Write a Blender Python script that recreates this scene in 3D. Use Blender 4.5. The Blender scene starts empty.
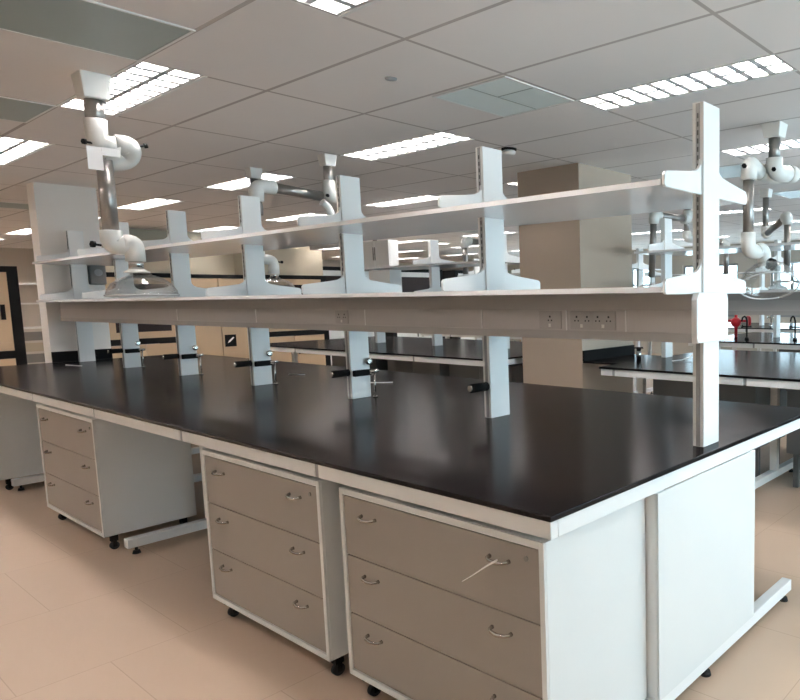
import bpy, bmesh, math, random
from mathutils import Vector, Matrix
random.seed(4)
sc = bpy.context.scene
COL = sc.collection

# ------------------------------------------------------------------ camera
YAW, PIT, ROL = 0.9438, -0.1089, -0.0134
F = Vector((math.sin(YAW)*math.cos(PIT), math.cos(YAW)*math.cos(PIT), math.sin(PIT)))
Rr = F.cross(Vector((0, 0, 1))).normalized(); Uu = Rr.cross(F)
R2 = math.cos(ROL)*Rr + math.sin(ROL)*Uu
U2 = -math.sin(ROL)*Rr + math.cos(ROL)*Uu
cd = bpy.data.cameras.new('camera'); cam = bpy.data.objects.new('camera', cd); COL.objects.link(cam)
M = Matrix((R2, U2, -F)).transposed().to_4x4(); M.translation = Vector((-1.2947, -1.1752, 1.49))
cam.matrix_world = M
cd.sensor_fit = 'HORIZONTAL'; cd.sensor_width = 36; cd.lens = 36*672.5/800
cd.shift_x = -220.78/800; cd.shift_y = 18.89/800
cd.clip_start = .05; cd.clip_end = 100
sc.camera = cam
sc.view_settings.view_transform = 'Standard'; sc.view_settings.look = 'None'
sc.view_settings.gamma = 1; sc.view_settings.use_curve_mapping = False
sc.view_settings.exposure = 0.38

# ------------------------------------------------------------------ daylight outside the windows
SKY = 9.0
TUBE = 110.0
w = bpy.data.worlds.new('World'); sc.world = w; w.use_nodes = True
bg = w.node_tree.nodes['Background']; bg.inputs[0].default_value = (.68, .91, 1.06, 1); bg.inputs[1].default_value = SKY
CEIL = 2.645
XL, XR, YF, YB = -3.6, 13.2, -3.3, 17.5
def portal(name, loc, rot, sx, sy):
    l = bpy.data.lights.new(name, 'AREA'); l.shape = 'RECTANGLE'; l.size = sx; l.size_y = sy
    l.cycles.is_portal = True
    o = bpy.data.objects.new(name, l); COL.objects.link(o); o.location = loc; o.rotation_euler = rot
WIN_F = [(.7, 3.1), (3.5, 5.9), (6.3, 8.7), (9.1, 11.5)]          # openings in the wall behind the camera
WIN_R = [(-2.9, -.9), (-.5, 1.5), (1.9, 3.3), (4.1, 5.1), (5.9, 7.4), (8.2, 9.7), (10.6, 12.2)]   # openings in the right wall
WZ0, WZ1 = .62, 2.42
RZ0, RZ1 = .95, 2.2
for i, (a, b) in enumerate(WIN_F):
    portal('daylight', ((a+b)/2, YF-.12, (WZ0+WZ1)/2), (math.pi/2, 0, 0), b-a, WZ1-WZ0)
for i, (a, b) in enumerate(WIN_R):
    portal('daylight', (XR+.12, (a+b)/2, (RZ0+RZ1)/2), (math.pi/2, 0, math.pi/2), b-a, RZ1-RZ0)

# ------------------------------------------------------------------ materials
def s2l(c):
    return tuple(((v/255)/12.92 if v/255 <= .04045 else ((v/255+.055)/1.055)**2.4) for v in c)
def mat(name, rgb, rough=.5, metal=0, spec=.5, noise=.06, nscale=6, bump=0, bscale=80, alpha_mix=None):
    m = bpy.data.materials.new(name); m.use_nodes = True; nt = m.node_tree; N = nt.nodes; L = nt.links
    b = N['Principled BSDF']; c = s2l(rgb)
    b.inputs['Roughness'].default_value = rough; b.inputs['Metallic'].default_value = metal
    b.inputs['Specular IOR Level'].default_value = spec
    tc = N.new('ShaderNodeTexCoord'); nz = N.new('ShaderNodeTexNoise'); nz.inputs['Scale'].default_value = nscale
    nz.inputs['Detail'].default_value = 3
    L.new(tc.outputs['Object'], nz.inputs['Vector'])
    mx = N.new('ShaderNodeMix'); mx.data_type = 'RGBA'
    mx.inputs[6].default_value = (*[v*(1-noise) for v in c], 1); mx.inputs[7].default_value = (*[min(1, v*(1+noise)) for v in c], 1)
    L.new(nz.outputs['Fac'], mx.inputs[0]); L.new(mx.outputs[2], b.inputs['Base Color'])
    if bump:
        n2 = N.new('ShaderNodeTexNoise'); n2.inputs['Scale'].default_value = bscale
        L.new(tc.outputs['Object'], n2.inputs['Vector'])
        bp = N.new('ShaderNodeBump'); bp.inputs['Strength'].default_value = bump; bp.inputs['Distance'].default_value = .002
        L.new(n2.outputs['Fac'], bp.inputs['Height']); L.new(bp.outputs[0], b.inputs['Normal'])
    return m
def glassy(name, rgb, gloss=.12, trans=.3):
    m = bpy.data.materials.new(name); m.use_nodes = True; nt = m.node_tree; N = nt.nodes; L = nt.links
    for n in list(N): N.remove(n)
    o = N.new('ShaderNodeOutputMaterial'); t = N.new('ShaderNodeBsdfTransparent'); g = N.new('ShaderNodeBsdfGlossy')
    t.inputs[0].default_value = (*rgb, 1); g.inputs['Roughness'].default_value = .05
    lw = N.new('ShaderNodeLayerWeight'); lw.inputs[0].default_value = .25
    mr = N.new('ShaderNodeMapRange'); mr.inputs[3].default_value = gloss; mr.inputs[4].default_value = 1-trans
    mx = N.new('ShaderNodeMixShader')
    L.new(lw.outputs['Facing'], mr.inputs[0]); L.new(mr.outputs[0], mx.inputs[0]); L.new(t.outputs[0], mx.inputs[1]); L.new(g.outputs[0], mx.inputs[2])
    L.new(mx.outputs[0], o.inputs[0])
    return m
def emis(name, rgb, st):
    m = bpy.data.materials.new(name); m.use_nodes = True; b = m.node_tree.nodes['Principled BSDF']
    b.inputs['Base Color'].default_value = (.8, .8, .8, 1)
    b.inputs['Emission Color'].default_value = (*rgb, 1); b.inputs['Emission Strength'].default_value = st
    return m
def tilemat(name, rgb, line, bw, rh, ox, oy, mortar, rough, offset=0., noise=.05, bump=.3, nscale=2.5):
    m = bpy.data.materials.new(name); m.use_nodes = True; nt = m.node_tree; N = nt.nodes; L = nt.links
    b = N['Principled BSDF']; b.inputs['Roughness'].default_value = rough
    tc = N.new('ShaderNodeTexCoord'); mp = N.new('ShaderNodeMapping'); mp.inputs['Location'].default_value = (-ox, -oy, 0)
    br = N.new('ShaderNodeTexBrick'); br.offset = offset; br.squash = 1; br.inputs['Scale'].default_value = 1
    br.inputs['Brick Width'].default_value = bw; br.inputs['Row Height'].default_value = rh; br.inputs['Mortar Size'].default_value = mortar
    br.inputs['Mortar Smooth'].default_value = .1
    c = s2l(rgb); l = s2l(line)
    br.inputs['Color1'].default_value = (*[v*(1-noise*.5) for v in c], 1); br.inputs['Color2'].default_value = (*[v*(1+noise*.5) for v in c], 1)
    br.inputs['Mortar'].default_value = (*l, 1)
    nz = N.new('ShaderNodeTexNoise'); nz.inputs['Scale'].default_value = nscale; nz.inputs['Detail'].default_value = 4
    mr = N.new('ShaderNodeMapRange'); mr.inputs[3].default_value = 1-noise; mr.inputs[4].default_value = 1+noise
    vm = N.new('ShaderNodeVectorMath'); vm.operation = 'SCALE'
    L.new(tc.outputs['Object'], mp.inputs[0]); L.new(mp.outputs[0], br.inputs[0]); L.new(tc.outputs['Object'], nz.inputs[0])
    L.new(nz.outputs['Fac'], mr.inputs[0]); L.new(br.outputs['Color'], vm.inputs[0]); L.new(mr.outputs[0], vm.inputs['Scale'])
    L.new(vm.outputs[0], b.inputs['Base Color'])
    bp = N.new('ShaderNodeBump'); bp.inputs['Strength'].default_value = bump; bp.inputs['Distance'].default_value = .003; bp.invert = True
    L.new(br.outputs['Fac'], bp.inputs['Height']); L.new(bp.outputs[0], b.inputs['Normal'])
    return m
WHITE = mat('white powder coated steel', (234, 235, 233), .38, noise=.02)
SHELFM = mat('white glossy shelf laminate', (242, 242, 242), .14, noise=.02)
SIDE = mat('white cabinet board', (222, 224, 222), .4, noise=.02)
DRAW = mat('beige grey drawer laminate', (138, 131, 123), .42, noise=.03)
BLACK = mat('black phenolic resin', (22, 18, 19), .19, spec=.1, noise=.25, nscale=1.2, bump=.03, bscale=300)
def worktop_sheen(m):
    # thin satin sheen over the matt black resin
    nt = m.node_tree; N = nt.nodes; L = nt.links; b = N['Principled BSDF']; b.inputs['Specular IOR Level'].default_value = 0
    b.inputs['Roughness'].default_value = .9
    g = N.new('ShaderNodeBsdfGlossy'); g.inputs['Roughness'].default_value = .17
    f = N.new('ShaderNodeFresnel'); f.inputs['IOR'].default_value = 1.3
    q = N.new('ShaderNodeMath'); q.operation = 'MULTIPLY'; q.inputs[1].default_value = .6
    x = N.new('ShaderNodeMixShader'); L.new(f.outputs[0], q.inputs[0]); L.new(q.outputs[0], x.inputs[0])
    L.new(b.outputs[0], x.inputs[1]); L.new(g.outputs[0], x.inputs[2]); L.new(x.outputs[0], N['Material Output'].inputs[0])
worktop_sheen(BLACK)
BLACK2 = mat('matt black', (12, 11, 11), .7, spec=.15)
RUB = mat('black rubber', (20, 20, 20), .6)
CHROME = mat('brushed chrome', (190, 188, 184), .22, metal=1)
DUCT = mat('grey anodised duct', (188, 184, 180), .4, noise=.03)
DUCT2 = mat('grey duct trim', (176, 172, 168), .42, noise=.03)
TRACK = mat('grey slotted track', (150, 152, 152), .45)
SLOT = mat('dark slot', (40, 42, 42), .6)
PVC = mat('white plastic joint', (228, 226, 220), .35, noise=.02)
ALU = mat('grey aluminium tube', (150, 146, 142), .32, metal=.75, noise=.03)
CEILM = tilemat('ceiling tile', (234, 229, 225), (184, 176, 170), .6065, 1.2324, .1009, .2143, .011, .9, noise=.02, bump=.15)
FLOORM = tilemat('beige vinyl floor tile', (188, 165, 144), (168, 146, 126), .6, .8, -.4, 2.12, .002, .42, offset=.5, noise=.035, bump=.1)
WALLM = mat('warm white wall paint', (196, 190, 180), .8, noise=.02)
PILM = mat('beige pillar paint', (172, 157, 141), .75, noise=.02)
PILW = mat('white pillar paint', (242, 238, 232), .7, noise=.02)
AC2 = mat('pale teal diffuser plate', (228, 240, 238), .3, noise=.03)
AC = mat('grey green diffuser plate', (152, 166, 163), .35, noise=.04)
TROF = mat('white troffer enamel', (225, 225, 222), .3, noise=.01)
LOUV = mat('mirror louvre aluminium', (225, 225, 225), .3, metal=.5, noise=.01)
TUBEM = emis('fluorescent tube', (1.0, .945, .935), TUBE)
DOWN = emis('downlight lens', (1.0, .93, .82), 9)
TAN = mat('tan laminate', (188, 164, 134), .5, noise=.03)
TAN2 = mat('pale beige panel', (178, 168, 148), .55, noise=.03)
GREYD = mat('dark grey cupboard laminate', (94, 96, 96), .5, noise=.03)
GREYP = mat('mid grey panel', (120, 118, 114), .5, noise=.03)
SMOKE = mat('dark tinted sash glass', (36, 24, 22), .35, spec=.15, noise=.1)
GLASS = glassy('window glass', (.96, .98, .98), .04)
HOOD = glassy('clear plastic hood', (.95, .96, .96), .05, .45)
RIM = mat('frosted hood rim', (205, 206, 206), .2)
RED = mat('red enamel', (176, 20, 34), .35)
PAPER = mat('white paper', (236, 234, 232), .7, noise=.01)
GREEN = mat('green leaf', (52, 96, 72), .5, noise=.2, nscale=30)
WINFR = mat('grey window frame', (150, 152, 152), .45)

# ------------------------------------------------------------------ mesh helpers
class MB:
    def __init__(s): s.b = bmesh.new()
    def box(s, x0, y0, z0, x1, y1, z1):
        v = [s.b.verts.new(p) for p in ((x0,y0,z0),(x1,y0,z0),(x1,y1,z0),(x0,y1,z0),(x0,y0,z1),(x1,y0,z1),(x1,y1,z1),(x0,y1,z1))]
        for f in ((0,3,2,1),(4,5,6,7),(0,1,5,4),(1,2,6,5),(2,3,7,6),(3,0,4,7)): s.b.faces.new([v[i] for i in f])
        return s
    def rings(s, rs, n=20, closed=(True, True), smooth=True):
        R = []
        for c, u, v, r in rs:
            R.append([s.b.verts.new(c + (u*math.cos(2*math.pi*k/n) + v*math.sin(2*math.pi*k/n))*r) for k in range(n)])
        for a, b in zip(R, R[1:]):
            for k in range(n):
                f = s.b.faces.new((a[k], a[(k+1) % n], b[(k+1) % n], b[k])); f.smooth = smooth
        if closed[0]: s.b.faces.new(R[0][::-1])
        if closed[1]: s.b.faces.new(R[-1])
        return s
    def tube(s, pts, r, n=14, caps=True):
        P = [Vector(p) for p in pts]; rr = r if isinstance(r, (list, tuple)) else [r]*len(P)
        rs = []; u = None
        for i, p in enumerate(P):
            if i == 0: t = P[1]-P[0]
            elif i == len(P)-1: t = P[-1]-P[-2]
            else: t = (P[i+1]-p).normalized() + (p-P[i-1]).normalized()
            t.normalize()
            if u is None:
                a = Vector((0, 0, 1)) if abs(t.z) < .9 else Vector((1, 0, 0)); u = a.cross(t).normalized()
            else: u = (u - t*u.dot(t)).normalized()
            rs.append((p, u, t.cross(u), rr[i]))
        return s.rings(rs, n, (caps, caps))
    def cyl(s, a, b, r, r2=None, n=18): return s.tube([a, b], [r, r if r2 is None else r2], n)
    def lathe(s, c, prof, n=28, axis='z', caps=(False, False)):
        c = Vector(c)
        U, V, W = {'z': (Vector((1,0,0)), Vector((0,1,0)), Vector((0,0,1))), 'x': (Vector((0,1,0)), Vector((0,0,1)), Vector((1,0,0))), 'y': (Vector((0,0,1)), Vector((1,0,0)), Vector((0,1,0)))}[axis]
        return s.rings([(c+W*h, U, V, r) for r, h in prof], n, caps)
    def prism(s, poly, a, b, plane='xz'):
        def P(p, t): return {'xz': (p[0], t, p[1]), 'yz': (t, p[0], p[1]), 'xy': (p[0], p[1], t)}[plane]
        A = [s.b.verts.new(P(p, a)) for p in poly]; B = [s.b.verts.new(P(p, b)) for p in poly]
        s.b.faces.new(A[::-1]); s.b.faces.new(B)
        n = len(poly)
        for i in range(n): s.b.faces.new((A[i], A[(i+1) % n], B[(i+1) % n], B[i]))
        return s
    def sphere(s, c, r, seg=16):
        m = bmesh.ops.create_uvsphere(s.b, u_segments=seg, v_segments=seg//2, radius=r, matrix=Matrix.Translation(c))
        for v in m['verts']:
            for f in v.link_faces: f.smooth = True
        return s
def obj(name, mb, m, parent=None, bevel=0, label=None, loc=None):
    bmesh.ops.recalc_face_normals(mb.b, faces=mb.b.faces)
    me = bpy.data.meshes.new(name); mb.b.to_mesh(me); mb.b.free(); me.materials.append(m)
    o = bpy.data.objects.new(name, me); COL.objects.link(o)
    if parent: o.parent = parent
    if loc: o.location = loc
    if bevel:
        bv = o.modifiers.new('bevel', 'BEVEL'); bv.width = bevel; bv.segments = 2; bv.limit_method = 'ANGLE'; bv.angle_limit = .7
    if label: o['label'] = label
    return o
def tag(o, label, cat, group=None, kind=None):
    o['label'] = label; o['category'] = cat
    if group: o['group'] = group
    if kind: o['kind'] = kind
    return o
def thing(name, label, cat, loc=(0, 0, 0), rz=0, group=None):
    o = bpy.data.objects.new(name, None); COL.objects.link(o); o.location = loc; o.rotation_euler = (0, 0, rz); o.empty_display_size = .1
    return tag(o, label, cat, group)
def struct(name, mb, m, parent=None):
    o = obj(name, mb, m, parent)
    if not parent: o['kind'] = 'structure'
    return o
def copy_tree(o, parent=None, loc=None, label=None, group=None):
    c = o.copy(); COL.objects.link(c); c.parent = parent
    if loc is not None: c.location = loc
    if label: c['label'] = label
    if group: c['group'] = group
    for ch in list(o.children): copy_tree(ch, c)
    return c
ORD = ['nearest', 'second', 'third', 'fourth', 'fifth', 'sixth', 'seventh', 'eighth', 'ninth']

# ------------------------------------------------------------------ room shell
struct('floor', MB().box(XL-.2, YF-.2, -.1, XR+.2, YB+.2, 0), FLOORM)
# ceiling as a suspended grid with real openings for the recessed lights
TX, TY, OX, OY = .6065, 1.2324, .1009, .2143
LCOL = [-2, -1, 0, 1, 2, 3, 4, 5, 6]          # light columns, every third tile in x
LROW = [-1, 0, 1, 2, 3, 4, 5, 6]              # every second tile in y
LW = .292
def lx(k): return OX + 3*TX*k
def ly(n): return OY + 2*TY*n
holes = {(3*k, 2*n) for k in LCOL for n in LROW}
cm = MB()
i0, i1 = math.floor((XL-OX)/TX)-1, math.ceil((XR-OX)/TX)+1
j0, j1 = math.floor((YF-OY)/TY)-1, math.ceil((YB-OY)/TY)+1
for i in range(i0, i1):
    for j in range(j0, j1):
        x0 = max(OX+i*TX, XL-.15); x1 = min(OX+(i+1)*TX, XR+.15); y0 = max(OY+j*TY, YF-.15); y1 = min(OY+(j+1)*TY, YB+.15)
        if x1 <= x0 or y1 <= y0: continue
        if (i, j) in holes: x0 = x0 + LW
        if x1 <= x0: continue
        v = [cm.b.verts.new(p) for p in ((x0, y0, CEIL), (x0, y1, CEIL), (x1, y1, CEIL), (x1, y0, CEIL))]
        cm.b.faces.new(v)
cme = bpy.data.meshes.new('ceiling'); cm.b.to_mesh(cme); cm.b.free(); cme.materials.append(CEILM)
co = bpy.data.objects.new('ceiling', cme); COL.objects.link(co); co['kind'] = 'structure'
struct('trim_1', MB().box(XL-.2, YF-.2, CEIL+.25, XR+.2, YB+.2, CEIL+.35), WALLM)   # soffit slab above the hanging tiles
def wall_with_holes(name, horiz, t0, t1, w0, w1, wins, z0, z1, m):
    mb = MB()
    def bx(a, b, c, d):
        if horiz: mb.box(a, t0, c, b, t1, d)
        else: mb.box(t0, a, c, t1, b, d)
    bx(w0, w1, 0, z0); bx(w0, w1, z1, CEIL+.3)
    e = [w0] + [v for p in wins for v in p] + [w1]
    for k in range(0, len(e), 2): bx(e[k], e[k+1], z0, z1)
    return struct(name, mb, m)
wall_with_holes('wall_front', True, YF-.15, YF, XL-.15, XR+.15, WIN_F, WZ0, WZ1, WALLM)
wall_with_holes('wall_right', False, XR, XR+.15, YF, YB, WIN_R, RZ0, RZ1, WALLM)
struct('wall_back', MB().box(XL-.15, YB, 0, XR+.15, YB+.15, CEIL+.3), WALLM)
struct('wall_left', MB().box(XL-.15, YF, 0, XL, YB, CEIL+.3), WALLM)
wn = 0
def window(horiz, a, b, z0, z1, t):
    global wn; wn += 1
    fr = MB(); gl = MB()
    def bx(mb, p, q, c, d, w=.03):
        if horiz: mb.box(p, t-w, c, q, t+w, d)
        else: mb.box(t-w, p, c, t+w, q, d)
    bx(fr, a, b, z0, z0+.05); bx(fr, a, b, z1-.05, z1); bx(fr, a, a+.05, z0+.05, z1-.05); bx(fr, b-.05, b, z0+.05, z1-.05)
    mid = (a+b)/2; bx(fr, mid-.03, mid+.03, z0+.05, z1-.05); bx(fr, a+.05, b-.05, z0+(z1-z0)*.62, z0+(z1-z0)*.62+.04)
    bx(gl, a+.04, b-.04, z0+.04, z1-.04, .003)
    o = struct('window_%d' % wn, fr, WINFR); struct('glass', gl, GLASS, o)
for a, b in WIN_F: window(True, a, b, WZ0, WZ1, YF-.07)
for a, b in WIN_R: window(False, a, b, RZ0, RZ1, XR+.07)
# pillars
p = thing('pillar', 'square beige pillar standing behind the near bench, taller than its shelves', 'pillar', (3.38, 2.638, 0)); p['kind'] = 'structure'
obj('shaft', MB().box(0, 0, 0, .8, .74, CEIL), PILM, p)
p = thing('pillar', 'white boxed pillar at the far left end of the near bench', 'pillar', (.765, 7.235, 0)); p['kind'] = 'structure'
obj('shaft', MB().box(0, 0, 0, .495, .22, CEIL), PILW, p)
obj('upstand', MB().box(0, -.02, .907, .495, -.001, 1.01), BLACK2, p)
sw = thing('wall_box', 'grey rounded control box on the white pillar above the lower shelf', 'box', (1.19, 7.215, 1.67))
obj('case', MB().box(-.07, -.05, 0, .07, .017, .2), GREYP, sw, .012)
obj('dial', MB().cyl((0, -.052, .12), (0, -.064, .12), .035), TRACK, sw)

# ------------------------------------------------------------------ ceiling fittings
def make_light():
    t = thing('ceiling_light', 'x', 'ceiling light')
    L_ = TY; h = MB()
    h.box(0, 0, .0, .006, L_, .12); h.box(LW-.006, 0, .0, LW, L_, .12); h.box(.006, 0, 0, LW-.006, .006, .12); h.box(.006, L_-.006, 0, LW-.006, L_, .12)
    h.box(.006, .006, .114, LW-.006, L_-.006, .12)
    h.box(-.008, -.008, -.003, .008, L_+.008, 0); h.box(LW-.008, -.008, -.003, LW+.008, L_+.008, 0)
    obj('housing', h, TROF, t)
    for x in (.078, LW-.078):
        obj('fluorescent_tube', MB().cyl((x, .03, .088), (x, L_-.03, .088), .013, n=8), TUBEM, t)
    lv = MB()
    lv.prism([(LW/2-.014, .002), (LW/2+.014, .002), (LW/2+.002, .05), (LW/2-.002, .05)], .008, L_-.008, 'xz')
    n = 10
    for k in range(1, n):
        y = L_*k/n
        lv.prism([(y-.018, .002), (y+.018, .002), (y+.002, .055), (y-.002, .055)], .008, LW-.008, 'yz')
    for x in (.008, LW-.008):
        s = 1 if x < .1 else -1
        lv.prism([(x, .002), (x+s*.012, .002), (x, .05)], .008, L_-.008, 'xz')
    obj('louvre', lv, LOUV, t)
    return t
lt0 = None
cname = {-2: 'far left', -1: 'left aisle', 0: 'near bench front', 1: 'aisle behind near bench', 2: 'second bench', 3: 'third aisle', 4: 'fourth aisle', 5: 'fifth aisle', 6: 'window side'}
for k in LCOL:
    if lx(k) < XL or lx(k) > XR-.4: continue
    for n in LROW:
        loc = (lx(k), ly(n), CEIL)
        if loc[1]+TY > YB: continue
        if lt0 is None: lt0 = make_light(); o = lt0; o.location = loc
        else: o = copy_tree(lt0, None, loc)
        o['label'] = 'recessed louvred ceiling light over %s, %s from the camera end' % (cname[k], ORD[n+1])
        o['group'] = 'recessed ceiling lights'
def diffuser(x0, y0, x1, y1, label, m=None):
    t = thing('air_diffuser', label, 'air vent', (x0, y0, CEIL))
    W, D = x1-x0, y1-y0; b = MB()
    b.box(0, 0, -.006, W, .012, 0); b.box(0, D-.012, -.006, W, D, 0); b.box(0, .012, -.006, .012, D-.012, 0); b.box(W-.012, .012, -.006, W, D-.012, 0)
    obj('frame', b, TROF, t); obj('plate', MB().box(.0125, .0125, -.004, W-.0125, D-.0125, -.001), m or AC, t)
    if m: obj('centre_bar', MB().box(.013, D/2-.004, -.006, W-.013, D/2+.004, -.0045).box(W*.4, .013, -.006, W*.4+.006, D/2-.005, -.0045), AC, t)
diffuser(-.505, 2.06, .098, 2.675, 'grey square air plate in ceiling at top left of the photo')
diffuser(-.505, 3.91, .098, 4.52, 'small grey air plate in ceiling at the left edge, beyond the first')
diffuser(1.34, 1.46, 1.91, 2.05, 'teal grey square air plate in ceiling above the near shelves', AC2)
diffuser(.707, 9.1, 1.314, 9.7, 'dark air plate in ceiling in front of the white pillar')
diffuser(4.35, 1.45, 4.95, 2.06, 'grey air plate in ceiling just right of the near end upright')
diffuser(6.17, 1.45, 6.77, 2.06, 'dark grey air plate in ceiling among the extraction arms')
diffuser(6.8, 7.6, 7.4, 8.2, 'small grey air plate in the far ceiling behind the shelves')
t = thing('smoke_detector', 'white round smoke detector on the ceiling near the pillar', 'smoke detector', (2.6, 2.7, CEIL))
obj('base', MB().lathe((0, 0, 0), [(.06, 0), (.06, -.012), (.03, -.016)], caps=(True, True)), BLACK2, t)
obj('case', MB().lathe((0, 0, -.016), [(.045, 0), (.052, -.012), (.045, -.028), (.02, -.034)], caps=(True, True)), PVC, t)
t = thing('sprinkler', 'small grey round sprinkler cap on the ceiling above the near bench', 'sprinkler', (1.0, 1.96, CEIL))
obj('plate', MB().lathe((0, 0, 0), [(.032, 0), (.03, -.006), (.012, -.01)], caps=(True, True)), TRACK, t)
for loc, lab in (((5.7, 12.04, CEIL), 'glowing round downlight in far ceiling left of the second upright'), ((8.2, 10.3, CEIL), 'glowing round downlight seen beside the beige pillar')):
    t = thing('downlight', lab, 'downlight', loc)
    obj('lens', MB().lathe((0, 0, 0), [(.12, 0), (.12, -.015)], caps=(True, True)), DOWN, t)
    obj('ring', MB().lathe((0, 0, 0), [(.12, 0), (.15, 0), (.15, -.02), (.12, -.02), (.12, 0)]), TROF, t)

# ------------------------------------------------------------------ furniture builders
def worktop(x0, y0, x1, y1, label, extra=None):
    mb = MB().box(x0, y0, .889, x1, y1, .906)
    if extra: mb.box(*extra)
    o = obj('worktop', mb, BLACK, None, .003)
    # origin at its corner
    return tag(o, label, 'worktop')
def bench_frame(x0, y0, x1, y1, legs, label, seams=(), panel_end=False, long_foot=True, z=.889):
    t = thing('bench_frame', label, 'bench frame', (x0, y0, 0))
    W, D = x1-x0, y1-y0
    e = list(seams)
    def rail(x, ya, yb): obj('rail', MB().box(x, ya, .834, x+.03, yb, z-.001), WHITE, t, .003)
    ys = [.012] + e + [D-.012]
    for a, b in zip(ys, ys[1:]):
        rail(.012, a+(.013 if a > .02 else 0), b-(.013 if b < D-.02 else 0)); rail(W-.042, a+.002, b-.002)
    for y in e: obj('joint_clip', MB().box(.016, y-.0125, .836, .04, y+.0125, z-.001), TRACK, t)
    obj('end_rail', MB().box(.043, .012, .834, W-.043, .042, z-.001), WHITE, t, .003)
    obj('end_rail', MB().box(.043, D-.042, .834, W-.043, D-.012, z-.001), WHITE, t, .003)
    for n, y in enumerate(legs):
        s0 = .25 if n == 0 else .09; hw = .024 if n == 0 else .03
        lg = obj('leg_frame', MB().box(s0, y-hw, .045, W-s0, y+hw, .0985).box(.535, y-hw+.001, .099, .59, y+hw-.001, .833).box(1.24, y-hw+.001, .099, 1.285, y+hw-.001, .833), WHITE, t, .003)
        for fx in (s0+.05, .92, W-s0-.04):
            obj('levelling_foot', MB().cyl((fx, y, .0), (fx, y, .018), .022, .018).cyl((fx, y, .018), (fx, y, .046), .008), RUB, lg)
    return t
def pedestal(x0, y0, D, label, group, side=1, W=.5, plain=False):
    """mobile three drawer unit; front faces -x when side = 1"""
    t = thing('drawer_cabinet', label, 'drawer cabinet', (x0, y0, 0), 0, group)
    z0, z1 = .10, .813
    b = MB().box(.006, 0, z0, W, .018, z1).box(.006, D-.018, z0, W, D, z1).box(.006, .018, z1-.018, W, D-.018, z1).box(.006, .018, z0, W, D-.018, z0+.018).box(W-.012, .018, z0+.018, W, D-.018, z1-.018)
    # thin edging round the front
    b.box(-.004, 0, z0, .005, .02, z1).box(-.004, D-.02, z0, .005, D, z1).box(-.004, .02, z1-.022, .005, D-.02, z1).box(-.004, .02, z0, .005, D-.02, z0+.022)
    obj('body', b, SIDE, t, .0015)
    dh = (z1-z0-.05)/3
    for k in range(3):
        a = z0+.025+k*dh
        dr = obj('drawer_front', MB().box(0, .0225, a+.002, .018, D-.0225, a+dh-.002), DRAW, t, .001)
        for hy in (.18, D-.17):
            zz = a+dh*.72
            pts = [(0, hy-.04, zz+.002), (-.012, hy-.039, zz+.001), (-.02, hy-.028, zz-.001), (-.023, hy, zz-.003), (-.02, hy+.028, zz-.001), (-.012, hy+.039, zz+.001), (0, hy+.04, zz+.002)]
            if not plain: obj('handle', MB().tube(pts, [.007, .0055, .005, .006, .005, .0055, .007], 8), CHROME, dr)
        if k == 2 and not plain:
            obj('lock', MB().cyl((.0, .07, a+dh*.84), (-.004, .07, a+dh*.84), .008), GREYP, dr)
    for cx in (.06, W-.06):
        for cy in (.055, D-.055):
            c = obj('caster', MB().cyl((cx, cy-.011, .0245), (cx, cy+.011, .0245), .024, n=18), RUB, t)
            obj('fork', MB().box(cx-.018, cy-.016, .052, cx+.018, cy+.016, z0-.0005).box(cx-.01, cy-.016, .018, cx+.01, cy-.0125, .052).box(cx-.01, cy+.0125, .018, cx+.01, cy+.016, .052), BLACK2, c)
    return t
S1B, S1T, S2B, S2T = 1.498, 1.518, 1.862, 1.882
PT = 2.187
def wing(s, zb):
    pts = [(.0635, 0), (.31, 0), (.318, .008), (.318, .042), (.31, .052), (.295, .055), (.16, .072), (.105, .081), (.083, .092), (.069, .108), (.0635, .13)]
    return [(s*x, zb+z) for x, z in pts]
def upright(x, y, label, group, end=False, z0=.9065, detail=True, left=True, right=True):
    t = thing('shelf_upright', label, 'shelf upright', (x, y, 0), 0, group)
    b = MB().box(-.062, -.024, z0, .062, .024, PT)
    obj('post', b, WHITE, t, .002)
    if detail:
        for s in (-1, 1):
            tr = obj('slotted_track', MB().box(*sorted((s*.0622, s*.0634))[:1], -.009, z0+.002, sorted((s*.0622, s*.0634))[1], .009, PT-.004), TRACK, t)
            sl = MB(); z = 1.53
            while z < PT-.03:
                a, c = sorted((s*.0635, s*.0642)); sl.box(a, -.003, z, c, .003, z+.018); z += .03
            so = obj('slots', sl, SLOT, tr)
    for zb, nm in ((S1T+.001, 'lower'), (S2T+.001, 'upper')):
        if end: zb -= .028
        for s in ((-1,) if not right else (-1, 1)):
            obj('bracket', MB().prism(wing(s, zb), -.016, -.004, 'xz'), WHITE, t, .0015)
    return t
def shelf(x0, x1, y0, y1, ups, zb, zt, label, group=None, xc=1.0, m=None):
    mb = MB().box(x0, y0, zb, xc-.066, y1, zt).box(xc+.066, y0, zb, x1, y1, zt)
    e = [y0] + [v for u in ups for v in (u-.026, u+.026)] + [y1]
    for k in range(0, len(e), 2):
        if e[k+1] > e[k]+.005: mb.box(xc-.066, e[k], zb, xc+.066, e[k+1], zt)
    o = obj('shelf', mb, m or SHELFM)
    return tag(o, label, 'shelf', group)
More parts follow.
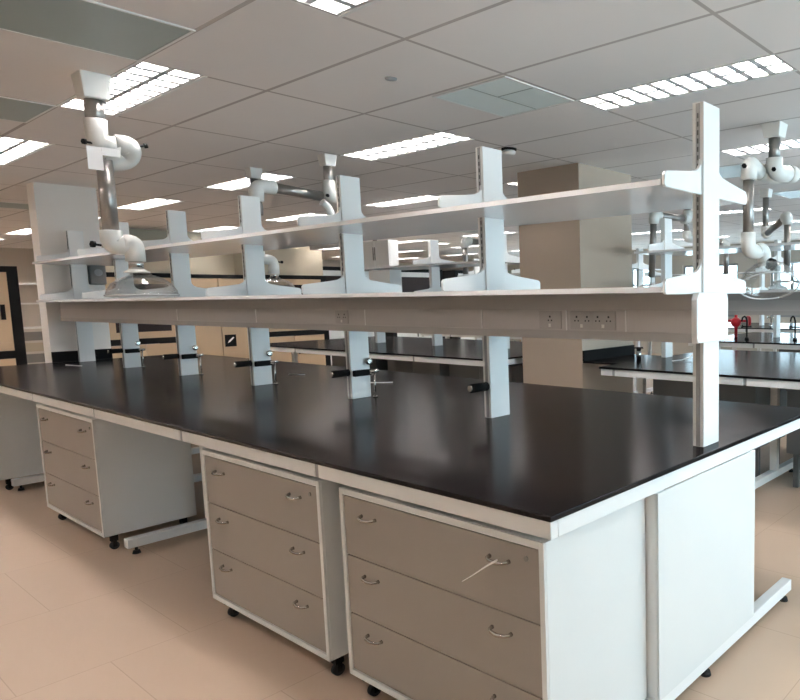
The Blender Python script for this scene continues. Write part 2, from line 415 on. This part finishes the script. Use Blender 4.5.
def duct(x0, x1, y0, y1, ups, label, xc=1.0, sockets=(), joints=()):
    t = thing('service_duct', label, 'service duct', (0, 0, 0))
    def run(a, b, z0, z1, m, nm, inset=0):
        mb = MB().box(a+inset, y0, z0, xc-.066, y1, z1).box(xc+.066, y0, z0, b, y1, z1)
        e = [y0] + [v for u in ups for v in (u-.026, u+.026)] + [y1]
        for k in range(0, len(e), 2):
            if e[k+1] > e[k]+.005: mb.box(xc-.066, e[k], z0, xc+.066, e[k+1], z1)
        return obj(nm, mb, m, t)
    run(x0, x1, 1.432, 1.4965, DUCT2, 'upper_trim'); run(x0, x1, 1.3465, 1.4315, DUCT, 'cover', .004); run(x0, x1, 1.312, 1.346, DUCT2, 'lower_trim')
    for y in joints:
        obj('joint_strip', MB().box(x0+.0005, y-.003, 1.347, x0+.0035, y+.003, 1.431), TROF, t)
    for y, n in sockets:
        s = obj('socket', MB().box(x0-.001, y-.062, 1.352, x0+.0035, y+.062, 1.427), DUCT2, t, .001)
        h = MB()
        for k in range(n):
            yy = y + (k-(n-1)/2)*.055
            h.box(x0-.0018, yy-.004, 1.40, x0-.0011, yy+.004, 1.408).box(x0-.0018, yy-.012, 1.385, x0-.0011, yy-.006, 1.391).box(x0-.0018, yy+.006, 1.385, x0-.0011, yy+.012, 1.391)
        obj('pin_holes', h, SLOT, s)
        obj('switch', MB().box(x0-.004, y-.006, 1.36, x0-.0011, y+.006, 1.374), PVC, s)
    return t

# ------------------------------------------------------------------ the near bench
BW, BL = 1.9946, 7.2323
SP, Y0 = 1.164, .0789
ups = [Y0+SP*k for k in range(7)]
worktop(0, 0, BW, BL, 'long black worktop of the near bench filling the middle of the photo')
bf = bench_frame(0, 0, BW, BL, [.036, 1.117, 2.28, 3.45, 4.72, 5.82, 7.0], 'white steel frame carrying the near black worktop', seams=[1.17+1.167*k for k in range(6)])
obj('end_panel', MB().box(.534, .004, .099, 1.295, .0115, .8335), SIDE, bf, .001)
pedestal(.03, .053, .998, 'beige three-drawer cabinet nearest the camera, under the bench corner', 'mobile drawer cabinets under the near bench')
pedestal(.03, 1.185, .985, 'beige three-drawer cabinet second from the near bench corner', 'mobile drawer cabinets under the near bench')
pedestal(.03, 3.585, 1.075, 'beige three-drawer cabinet standing apart towards the left end', 'mobile drawer cabinets under the near bench')
pedestal(.03, 5.86, 1.05, 'drawer cabinet cut by the left edge, farthest under the near bench', 'mobile drawer cabinets under the near bench')
names = ['at the right end of the near bench', 'second from the right on the near bench', 'third from the right on the near bench', 'fourth from the right on the near bench',
         'fifth from the right on the near bench', 'sixth from the right, behind the left extraction hood', 'against the white pillar at the left end']
for k, y in enumerate(ups):
    upright(1.0, y, 'tall white shelf upright with brackets, ' + names[k], 'shelf uprights of the near bench', end=(k == 0))
shelf(.686, 1.314, Y0+.003, 7.2, ups, S1B, S1T, 'long white lower shelf running over the near bench above grey duct')
shelf(.686, 1.314, Y0+.003, 7.2, ups, S2B, S2T, 'long white glossy upper shelf over the near bench, seen from below')
d0 = duct(.86, 1.08, Y0-.014, 7.2, ups, 'long grey service duct with sockets under the lower shelf of near bench',
     sockets=[(.755, 1), (.58, 2), (.47, 2), (2.32, 2)], joints=[.36, .665, 1.18, 2.1, 3.3, 4.5])
obj('end_cap', MB().prism([(.845, 1.312), (1.085, 1.312), (1.085, 1.47), (1.075, 1.4965), (.855, 1.4965), (.84, 1.47), (.84, 1.335)], Y0-.052, Y0-.0255, 'xz'), WHITE, d0, .004)
# crank clamps on the posts
cn = ['second', 'third', 'fourth', 'fifth', 'sixth']
for k in range(1, 6):
    y = ups[k]
    t = thing('post_clamp', 'black and chrome clamp gripping the foot of the %s upright from the right' % cn[k-1], 'clamp', (1.0, y, .9065), 0, 'clamps on the uprights')
    s = obj('stub', MB().cyl((-.165, 0, .155), (-.0645, 0, .155), .021), BLACK2, t)
    obj('end_cap', MB().cyl((-.172, 0, .155), (-.1655, 0, .155), .015), CHROME, s)
    if k > 1:
        obj('jaw', MB().box(-.055, -.052, .132, .055, -.025, .168), BLACK2, t, .004)
        obj('nozzle', MB().cyl((.04, -.0525, .152), (.085, -.075, .158), .011, .009), CHROME, t)
        obj('knob', MB().lathe((.045, -.027, .215), [(.008, 0), (.02, -.004), (.021, -.018), (.012, -.024)], axis='y', caps=(True, True)), CHROME, t)
        obj('rod', MB().cyl((.066, -.06, 0), (.066, -.06, .145), .0055).cyl((.066, -.06, 0.0), (.066, -.06, .008), .014), CHROME, t)
# paper strips and ties
def strip(name, pts, wd, m, label, cat):
    mb = MB().tube(pts, wd, 6); return tag(obj(name, mb, m), label, cat)
strip('paper_slip', [(1.43, 4.02, .909), (1.46, 3.93, .909), (1.47, 3.86, .912)], .003, PAPER, 'white slip on the black worktop between third and fourth uprights', 'slip')
strip('paper_slip', [(1.45, 2.97, .909), (1.49, 2.89, .909), (1.53, 2.83, .911)], .0035, PAPER, 'white slip on the black worktop behind the third upright', 'slip')
strip('paper_slip', [(.745, 6.75, .909), (.77, 6.6, .909), (.79, 6.47, .910)], .004, PAPER, 'thin white slip at the far left of the black worktop', 'slip')
strip('cable_tie', [(-.004, .205, .742), (-.022, .225, .728), (-.03, .245, .713), (-.036, .28, .688), (-.038, .32, .662)], [.003, .0028, .0022, .002, .0015], PAPER, 'white cable tie hooked on the nearest cabinet top right handle', 'cable tie')

# ------------------------------------------------------------------ extraction arms
def knob(c, d, r=.018):
    c = Vector(c); d = Vector(d).normalized()
    return MB().cyl(c, c+d*.03, .006, n=8).cyl(c+d*.03, c+d*.045, r, n=6)
def rnd(pts, n=5, fr=.45):
    """rounded polyline"""
    P = [Vector(p) for p in pts]; out = [P[0]]
    for a, b, c in zip(P, P[1:], P[2:]):
        p = b+(a-b)*fr; q = b+(c-b)*fr
        for k in range(n+1):
            t = k/n; out.append(p*(1-t)**2 + b*2*t*(1-t) + q*t*t)
    out.append(P[-1]); return out
def mount(t, c, w=.07, h=.1):
    x, y, z = c
    r = []
    mb = MB(); v = [mb.b.verts.new(p) for p in ((x-w, y-w, z), (x+w, y-w, z), (x+w, y+w, z), (x-w, y+w, z), (x-w*.8, y-w*.8, z-h), (x+w*.8, y-w*.8, z-h), (x+w*.8, y+w*.8, z-h), (x-w*.8, y+w*.8, z-h))]
    for f in ((0, 3, 2, 1), (4, 5, 6, 7), (0, 1, 5, 4), (1, 2, 6, 5), (2, 3, 7, 6), (3, 0, 4, 7)): mb.b.faces.new([v[i] for i in f])
    return obj('ceiling_mount', mb, PVC, t, .006)
def hood(t, c, r, h, axis='z', m=None):
    prof = [(.045, 0), (.05, -.01), (r*.62, -h*.25), (r*.85, -h*.5), (r*.97, -h*.8), (r, -h), (r*.985, -h), (r*.955, -h*.8), (r*.83, -h*.5), (r*.6, -h*.27), (.047, -.014)]
    o = obj('hood', MB().lathe(c, prof, 32, axis), m or HOOD, t)
    c = Vector(c); ring = [c+Vector((r*math.cos(a*math.pi/16), r*math.sin(a*math.pi/16), -h)) for a in range(33)]
    obj('rim', MB().tube(ring, .005, 8), RIM, o)
    return o
# left arm
t = thing('extraction_arm', 'white and grey extraction arm hanging at the left with clear hood', 'extraction arm', (.03, 3.1, CEIL))
mount(t, (0, 0, 0), .068, .125)
obj('tube', MB().cyl((0, 0, -.12), (0, 0, -.25), .042), ALU, t)
j = obj('joint', MB().tube(rnd([(0, 0, -.22), (0, 0, -.345), (.09, -.02, -.345)]), [.05]*8, 18), PVC, t)
obj('knob', knob((-.03, -.02, -.345), (-1, -.3, 0), .014), BLACK2, j)
j = obj('joint', MB().tube(rnd([(.07, -.02, -.335), (.14, -.03, -.335), (.14, .03, -.40), (.03, .03, -.43)], 5), .05, 18), PVC, t)
obj('knob', knob((.165, -.04, -.335), (1, -.2, .3), .014), BLACK2, j)
obj('tube', MB().cyl((.022, .0, -.42), (.022, 0, -.80), .037), ALU, t)
j = obj('joint', MB().tube(rnd([(.022, 0, -.78), (.022, 0, -.86), (.10, -.02, -.85)]), .05, 18), PVC, t)
obj('knob', knob((-.03, -.01, -.86), (-1, -.2, .1), .018), BLACK2, j)
obj('joint', MB().tube(rnd([(.07, -.02, -.845), (.112, -.03, -.845), (.112, -.03, -.94)]), .046, 18), PVC, t)
obj('collar', MB().cyl((.112, -.03, -.925), (.112, -.03, -.985), .034), CHROME, t)
obj('flange', MB().lathe((.112, -.03, -.98), [(.036, 0), (.046, -.008), (.06, -.014), (.06, -.02)], caps=(True, True)), PVC, t)
hood(t, (.13, -.03, -1.0), .165, .12)
tg = thing('paper_tag', 'white paper tag hanging from the left extraction arm joint', 'tag', (.03, 3.05, 2.245))
obj('sheet', MB().box(-.07, -.02, -.085, -.005, -.0185, .03).box(-.01, -.03, -.01, .07, -.0285, .03), PAPER, tg)
# middle arm
t = thing('extraction_arm', 'extraction arm folded sideways above the middle of the near shelves', 'extraction arm', (1.85, 4.0, CEIL))
mount(t, (0, 0, 0), .055, .09)
obj('tube', MB().cyl((0, 0, -.085), (0, 0, -.25), .036), ALU, t)
j = obj('joint', MB().tube(rnd([(0, 0, -.2), (0, 0, -.33), (.11, 0, -.33)]), .048, 16), PVC, t)
obj('knob', knob((-.03, -.04, -.33), (-.7, -.7, 0), .014), BLACK2, j)
obj('tube', MB().cyl((-.04, .05, -.325), (-.44, .05, -.30), .038), ALU, t)
j = obj('joint', MB().tube(rnd([(-.42, .05, -.30), (-.56, .05, -.30), (-.56, .05, -.42)]), .052, 16), PVC, t)
obj('joint', MB().tube(rnd([(-.10, -.05, -.385), (-.04, -.05, -.42), (0.0, -.05, -.55)]), [.03]*8, 14), PVC, t)
obj('tube', MB().cyl((-.56, .05, -.42), (-.56, .05, -.52), .037), ALU, t)
t = thing('extraction_arm', 'white bent extraction arm with clear hood behind the fourth upright', 'extraction arm', (1.85, 5.0, CEIL))
mount(t, (-.1, 0, 0), .055, .09)
obj('tube', MB().cyl((-.1, 0, -.085), (-.1, 0, -.74), .034), ALU, t)
j = obj('joint', MB().tube(rnd([(-.1, 0, -.72), (-.1, 0, -.79), (.02, 0, -.79), (.02, 0, -.92)]), .045, 16), PVC, t)
obj('knob', knob((.06, 0, -.81), (1, 0, 0), .014), BLACK2, j)
obj('collar', MB().cyl((.02, 0, -.90), (.02, 0, -.96), .036), CHROME, t)
hood(t, (.02, 0, -.95), .17, .11)
# right arm
t = thing('extraction_arm', 'large extraction arm at the right edge with tilted clear hood', 'extraction arm', (3.2, .75, CEIL))
mount(t, (0, 0, 0), .07, .095)
obj('tube', MB().cyl((0, 0, -.09), (0, 0, -.26), .04), ALU, t)
j = obj('joint', MB().tube(rnd([(0, 0, -.225), (.01, 0, -.33), (.20, -.03, -.31)]), .058, 18), PVC, t)
obj('joint', MB().tube(rnd([(.17, -.03, -.31), (.27, -.04, -.31), (.27, .1, -.31), (-.02, .1, -.31)]), .06, 18), PVC, t)
obj('knob', knob((-.055, -.03, -.32), (-1, -.2, 0), .016), BLACK2, j)
j = obj('joint', MB().tube(rnd([(-.03, .1, -.315), (-.40, .0, -.315), (-.405, 0, -.43)], 6, .35), .05, 18), PVC, t)
obj('knob', knob((-.45, 0, -.35), (-1, -.2, 0), .016), BLACK2, j)
obj('tube', MB().cyl((-.405, 0, -.42), (-.405, 0, -.80), .036), ALU, t)
j = obj('joint', MB().tube(rnd([(-.405, 0, -.76), (-.405, 0, -.88), (-.30, -.02, -.88)]), .048, 18), PVC, t)
obj('joint', MB().tube(rnd([(-.33, -.02, -.87), (-.20, -.02, -.86), (-.19, -.02, -.97)]), .046, 18), PVC, t)
obj('inlet', MB().cyl((-.19, -.055, -.955), (-.2, -.085, -.965), .04), BLACK2, t)
hd = hood(t, (0, 0, 0), .2, .17); hd.location = (-.15, -.02, -.955); hd.rotation_euler = (math.radians(-14), math.radians(22), 0)
# farther arms on the right
def far_arm(loc, pts, label, r=.045, hooded=True):
    t = thing('extraction_arm', label, 'extraction arm', loc)
    mount(t, (0, 0, 0), .06, .09)
    P = [Vector(p) for p in pts]
    a = Vector((0, 0, -.085))
    for i, p in enumerate(P):
        d = (p-a).normalized()
        obj('tube', MB().cyl(a, p-d*.05, .035, n=12), ALU, t)
        if i < len(P)-1:
            e = (P[i+1]-p).normalized()
            obj('joint', MB().tube(rnd([p-d*.09, p, p+e*.09]), r+.008, 14), PVC, t)
        a = p
    if hooded: hood(t, tuple(P[-1]+Vector((0, 0, .0))), .18, .12)
    return t
far_arm((5.2, 2.6, CEIL), [(0, 0, -.34), (-.6, .05, -.34), (-.55, .12, -1.02)], 'extraction arm between the pillar and the end upright, thin leaning lower tube')
far_arm((5.9, 2.0, CEIL), [(0, 0, -.5), (-.6, -.5, -.38), (-.6, -.5, -1.0)], 'extraction arm with slanting dark tube behind the right edge hood')
far_arm((6.2, 3.2, CEIL), [(0, 0, -.45), (.5, -.3, -.5), (.5, -.3, -.95)], 'farther extraction arm right of the end upright')
far_arm((5.25, 5.6, CEIL), [(0, 0, -.42), (-.5, .1, -.42), (-.5, .1, -.9)], 'small distant extraction arm seen below the near upper shelf')
far_arm((5.4, 8.6, CEIL), [(0, 0, -.42), (-.5, .0, -.42), (-.5, .0, -.85)], 'distant extraction arm in front of the fume cupboards')
far_arm((8.4, .9, CEIL), [(0, 0, -.4), (-.5, .2, -.4), (-.5, .2, -1.0)], 'extraction arm over the third bench near the windows')

# ------------------------------------------------------------------ benches behind
def back_bench(x0, y0, y1, ys, nm, racks=True, cabs=(), cupb=(), extra=None, xc_off=1.0):
    x1 = x0+2.0
    worktop(x0, y0, x1, y1, 'black worktop of ' + nm, extra)
    D = y1-y0
    bench_frame(x0, y0, x1, y1, [.05] + [1.17*k for k in range(1, int(D/1.17))] + [D-.05], 'pale steel frame under ' + nm, seams=[1.17*k for k in range(1, int(D/1.17)+1) if D-1.17*k > .1])
    xc = x0+xc_off
    if racks:
        for k, y in enumerate(ys):
            upright(xc, y, 'white shelf upright on %s, %s from the camera end' % (nm, ORD[k]), 'shelf uprights on ' + nm, detail=False)
        ya, yb = ys[0]-.2, ys[-1]+.15
        shelf(xc-.314, xc+.314, ya, yb, ys, S1B, S1T, 'white lower shelf over ' + nm, xc=xc)
        shelf(xc-.314, xc+.314, ya, yb, ys, S2B, S2T, 'white upper shelf over ' + nm, xc=xc)
        duct(xc-.14, xc+.14, ya, yb, ys, 'grey service duct over ' + nm, xc=xc)
    for k, y in enumerate(cabs):
        pedestal(x0+.06, y, 1.0, 'pale drawer cabinet under %s, %s from the camera end' % (nm, ORD[k]), 'drawer cabinets under ' + nm)
    for k, y in enumerate(cupb):
        t = thing('cupboard', 'dark grey cupboard under %s, %s from the camera end' % (nm, ORD[k]), 'cupboard', (x0+.4, y, 0), 0, 'cupboards under ' + nm)
        obj('body', MB().box(.02, 0, .28, .6, .95, .8).box(.1, .02, 0, .14, .06, .2795).box(.1, .89, 0, .14, .93, .2795).box(.5, .02, 0, .54, .06, .2795).box(.5, .89, 0, .54, .93, .2795), GREYD, t)
        for q in range(2): obj('door', MB().box(0, .003+q*.475, .285, .0195, .472+q*.475, .795), GREYD, t, .002)
    return x1
back_bench(3.08, -2.6, 2.22, [-2.48, -1.314, -.15, 2.178], 'the bench beside the pillar', cupb=(-1.37, -.2, 1.0), extra=(3.381, 2.221, .889, 4.179, 2.636, .906))
tag(obj('upstand', MB().box(3.381, 2.618, .907, 4.179, 2.636, 1.0), BLACK2), 'black upstand at the foot of the beige pillar behind the worktop', 'upstand')
back_bench(3.08, 3.5, 8.1, [4.336, 5.5, 6.664], 'the bench beyond the pillar', cupb=(3.63, 4.73, 5.9))
back_bench(6.2, -2.4, 3.2, [-1.2, .0, 1.2, 2.4], 'the third bench', cupb=(.0, 1.17))
back_bench(6.2, 4.3, 8.6, [4.6, 5.8, 7.0, 8.2], 'the third bench farther along', cupb=(5.53,))
back_bench(9.3, -2.0, 7.4, [.4, 1.6, 2.8, 4.0, 5.2, 6.4], 'the window side bench', cabs=())
# stuff on the bench beside the pillar
t = thing('service_bollard', 'short chrome service post on the worktop below the beige pillar', 'service post', (3.64, 2.2, .9065))
obj('body', MB().cyl((0, 0, 0), (0, 0, .11), .022), CHROME, t); obj('cap', MB().cyl((0, 0, .111), (0, 0, .122), .045, .04), BLACK2, t)
strip('cable_tie', [(3.75, 1.92, .91), (3.85, 1.88, .912), (3.97, 1.86, .93), (4.0, 1.84, .96)], .005, PAPER, 'curled white tie on the worktop beside the beige pillar', 'cable tie')
def tap(x, y, z0, m, label, h=.3):
    t = thing('lab_tap', label, 'tap', (x, y, z0))
    obj('base', MB().cyl((0, 0, 0), (0, 0, .03), .03, .022), m, t)
    obj('spout', MB().tube([(0, 0, .03), (0, 0, h*.8), (-.03, 0, h*.95), (-.08, 0, h), (-.13, 0, h*.94), (-.15, 0, h*.8)], .011, 10), m, t)
    obj('handle', MB().cyl((0, -.06, h*.55), (0, .06, h*.55), .009, n=8).cyl((0, .06, h*.55), (0, .07, h*.55), .025, n=10), m, t)
for k, (x, y) in enumerate(((6.6, 2.55), (6.7, 1.95), (6.7, 1.45), (9.8, 3.6), (9.8, 2.6))):
    tap(x, y, .9065, BLACK2 if k != 3 else CHROME, 'dark lab tap on the bench towards the windows, %s from the red valve' % ORD[k])
t = thing('red_valve', 'red pipe valve standing behind the end upright, over third bench', 'valve', (7.0, 2.9, .9065))
obj('pipe', MB().cyl((0, 0, 0), (0, 0, .42), .022), RED, t)
obj('body', MB().sphere((0, 0, .2), .07), RED, t)
obj('hand_wheel', MB().cyl((0, -.16, .22), (0, .14, .22), .018).cyl((-.005, -.17, .22), (.015, -.19, .22), .07, n=14), RED, t)
t = thing('red_pipe', 'thin red vertical pipe with valve seen right of the end upright', 'pipe', (7.25, 3.4, .0))
obj('pipe', MB().cyl((0, 0, 0), (0, 0, CEIL), .02), RED, t)

# wall cupboard over the second bench
t = thing('wall_cupboard', 'white two-door cupboard on the shelf of the second bench', 'cupboard', (3.78, 5.97, S2T+.001))
obj('body', MB().box(.02, 0, 0, .14, .58, .32), WHITE, t, .003)
for a in (0, .291):
    dr = obj('door', MB().box(0, a+.002, .003, .0195, a+.287, .317), WHITE, t, .002)
    obj('handle', MB().box(-.012, .27 if a == 0 else .305, .08, -.0005, .276 if a == 0 else .311, .24), GREYP, dr)
tag(obj('storage_box', MB().box(3.78, 5.97, S1T+.001, 3.95, 6.4, 1.84), SIDE, None, .003), 'white box on the lower shelf beneath the white two-door cupboard', 'box')
t = thing('green_plant', 'green leafy plant glimpsed left of the beige pillar', 'plant', (9.0, 8.9, 0))
obj('pot', MB().lathe((0, 0, 0), [(.16, 0), (.2, .35), (.18, .35)], caps=(True, True)), GREYP, t)
lf = MB()
for k in range(260):
    a = random.uniform(0, 6.28); r = random.uniform(.02, .34); z = random.uniform(.4, 2.0); c = Vector((r*math.cos(a), r*math.sin(a), z))
    d = Vector((math.cos(a+random.uniform(-1, 1)), math.sin(a+random.uniform(-1, 1)), random.uniform(-.5, .8))).normalized(); s_ = d.cross(Vector((0, 0, 1))).normalized()*.03
    v = [lf.b.verts.new(q) for q in (c, c+d*.07+s_, c+d*.15, c+d*.07-s_)]; lf.b.faces.new(v)
obj('leaves', lf, GREEN, t); obj('stem', MB().cyl((0, 0, .35), (0, 0, 1.8), .02), TAN, t)

# ------------------------------------------------------------------ fume cupboards and lockers along the far left
def fume(x, y, W, label, canopy=True, far=False):
    TAN = globals()['TAN'] if not far else TROF
    t = thing('fume_cupboard', label, 'fume cupboard', (x, y, 0))
    if far: t.scale = (1, 1, 1.13)
    obj('frame', MB().box(0, 0, 0, .1, .9, 1.93).box(W-.1, 0, 0, W, .9, 1.93).box(.1, 0, 1.86, W-.1, .9, 1.93).box(.1, 0, .84, W-.1, .9, .93).box(.1, .8, .93, W-.1, .9, 1.86), BLACK2, t)
    if canopy: obj('canopy', MB().box(.02, .05, 1.931, W-.02, .9, 2.4), TAN2, t)
    for k in range(2):
        a = .1+k*(W-.2)/2
        d = obj('door', MB().box(a+.004, .0, .08, a+(W-.2)/2-.004, .02, .835), TAN, t)
        obj('handle', MB().box(a+(.06 if k else (W-.2)/2-.08), -.02, .5, a+(.08 if k else (W-.2)/2-.06), -.001, .66), BLACK2, d)
    s = obj('sash', MB().box(.101, .01, .931, W-.101, .03, 1.03).box(.101, .01, 1.76, W-.101, .03, 1.859).box(.101, .01, 1.031, .23, .03, 1.759).box(W-.23, .01, 1.031, W-.101, .03, 1.759), TAN, t)
    obj('pane', MB().box(.231, .015, 1.031, W-.231, .025, 1.759), SMOKE, s)
    obj('handle', MB().box(W-.19, -.015, 1.3, W-.15, .009, 1.48), BLACK2, s)
def locker(x, y, W, label, tag_=False):
    t = thing('locker', label, 'locker', (x, y, 0))
    obj('body', MB().box(0, .021, 0, W, .6, 1.86), TAN, t); obj('top_rail', MB().box(-.02, -.01, 1.861, W+.02, .6, 1.92), BLACK2, t)
    for k in range(2):
        a = k*W/2
        d = obj('door', MB().box(a+.006, 0, .05, a+W/2-.006, .02, 1.855), TAN, t, .002)
        if tag_ and k == 1:
            obj('sign', MB().box(a+.04, -.006, .72, a+.22, -.0005, .92), BLACK2, d, label='black square sign with a white mark')
            obj('sign_mark', MB().prism([(a+.08, .78), (a+.12, .80), (a+.19, .87), (a+.17, .88), (a+.10, .82)], -.009, -.0065), PAPER, d)
    obj('filler', MB().box(W+.001, .02, 0, W+.055, .6, 1.86), BLACK2, t)
fume(-.56, 9.4, 1.62, 'tan fume cupboard with black frame cut by the left edge of the photo', False)
fume(2.2, 10.8, 1.2, 'black framed fume cupboard behind the left extraction hood')
locker(3.43, 10.8, .94, 'tan two-door locker with black sign left of the fourth upright', True)
t = None
fume(4.46, 10.8, 1.35, 'tan and black fume cupboard behind the third and fourth uprights')
struct('trim_2', MB().box(2.2, 11.45, 1.93, 5.9, 11.6, CEIL), TAN2)
fume(6.4, 12.3, 1.5, 'distant fume cupboard with black frame left of the second upright', False, True)
fume(8.3, 12.3, 1.5, 'distant fume cupboard with pale sash in the background gap', False, True)
fume(10.2, 12.3, 1.5, 'farthest fume cupboard towards the windows', False, True)
# storage rack at the back, seen left of the white pillar
def rack(x, y, W, label):
    t = thing('storage_rack', label, 'shelving', (x, y, 0))
    for a in (0, W-.04):
        obj('post', MB().box(a, 0, 0, a+.04, .04, 2.3), WHITE, t)
    for z in (.25, .55, .85, 1.05, 1.47, 1.81): obj('shelf_board', MB().box(.0, .041, z, W, .45, z+.03), WHITE, t)
    for k in range(4): obj('drawer', MB().box(.05, .03, .28+k*.19, W-.05, .04, .28+k*.19+.15), GREYP if k % 2 else TAN2, t)
rack(1.75, 13.8, 1.05, 'white shelf rack with drawers in the gap left of the white pillar')
rack(.4, 15.2, 1.3, 'white shelf rack behind the left fume cupboard')
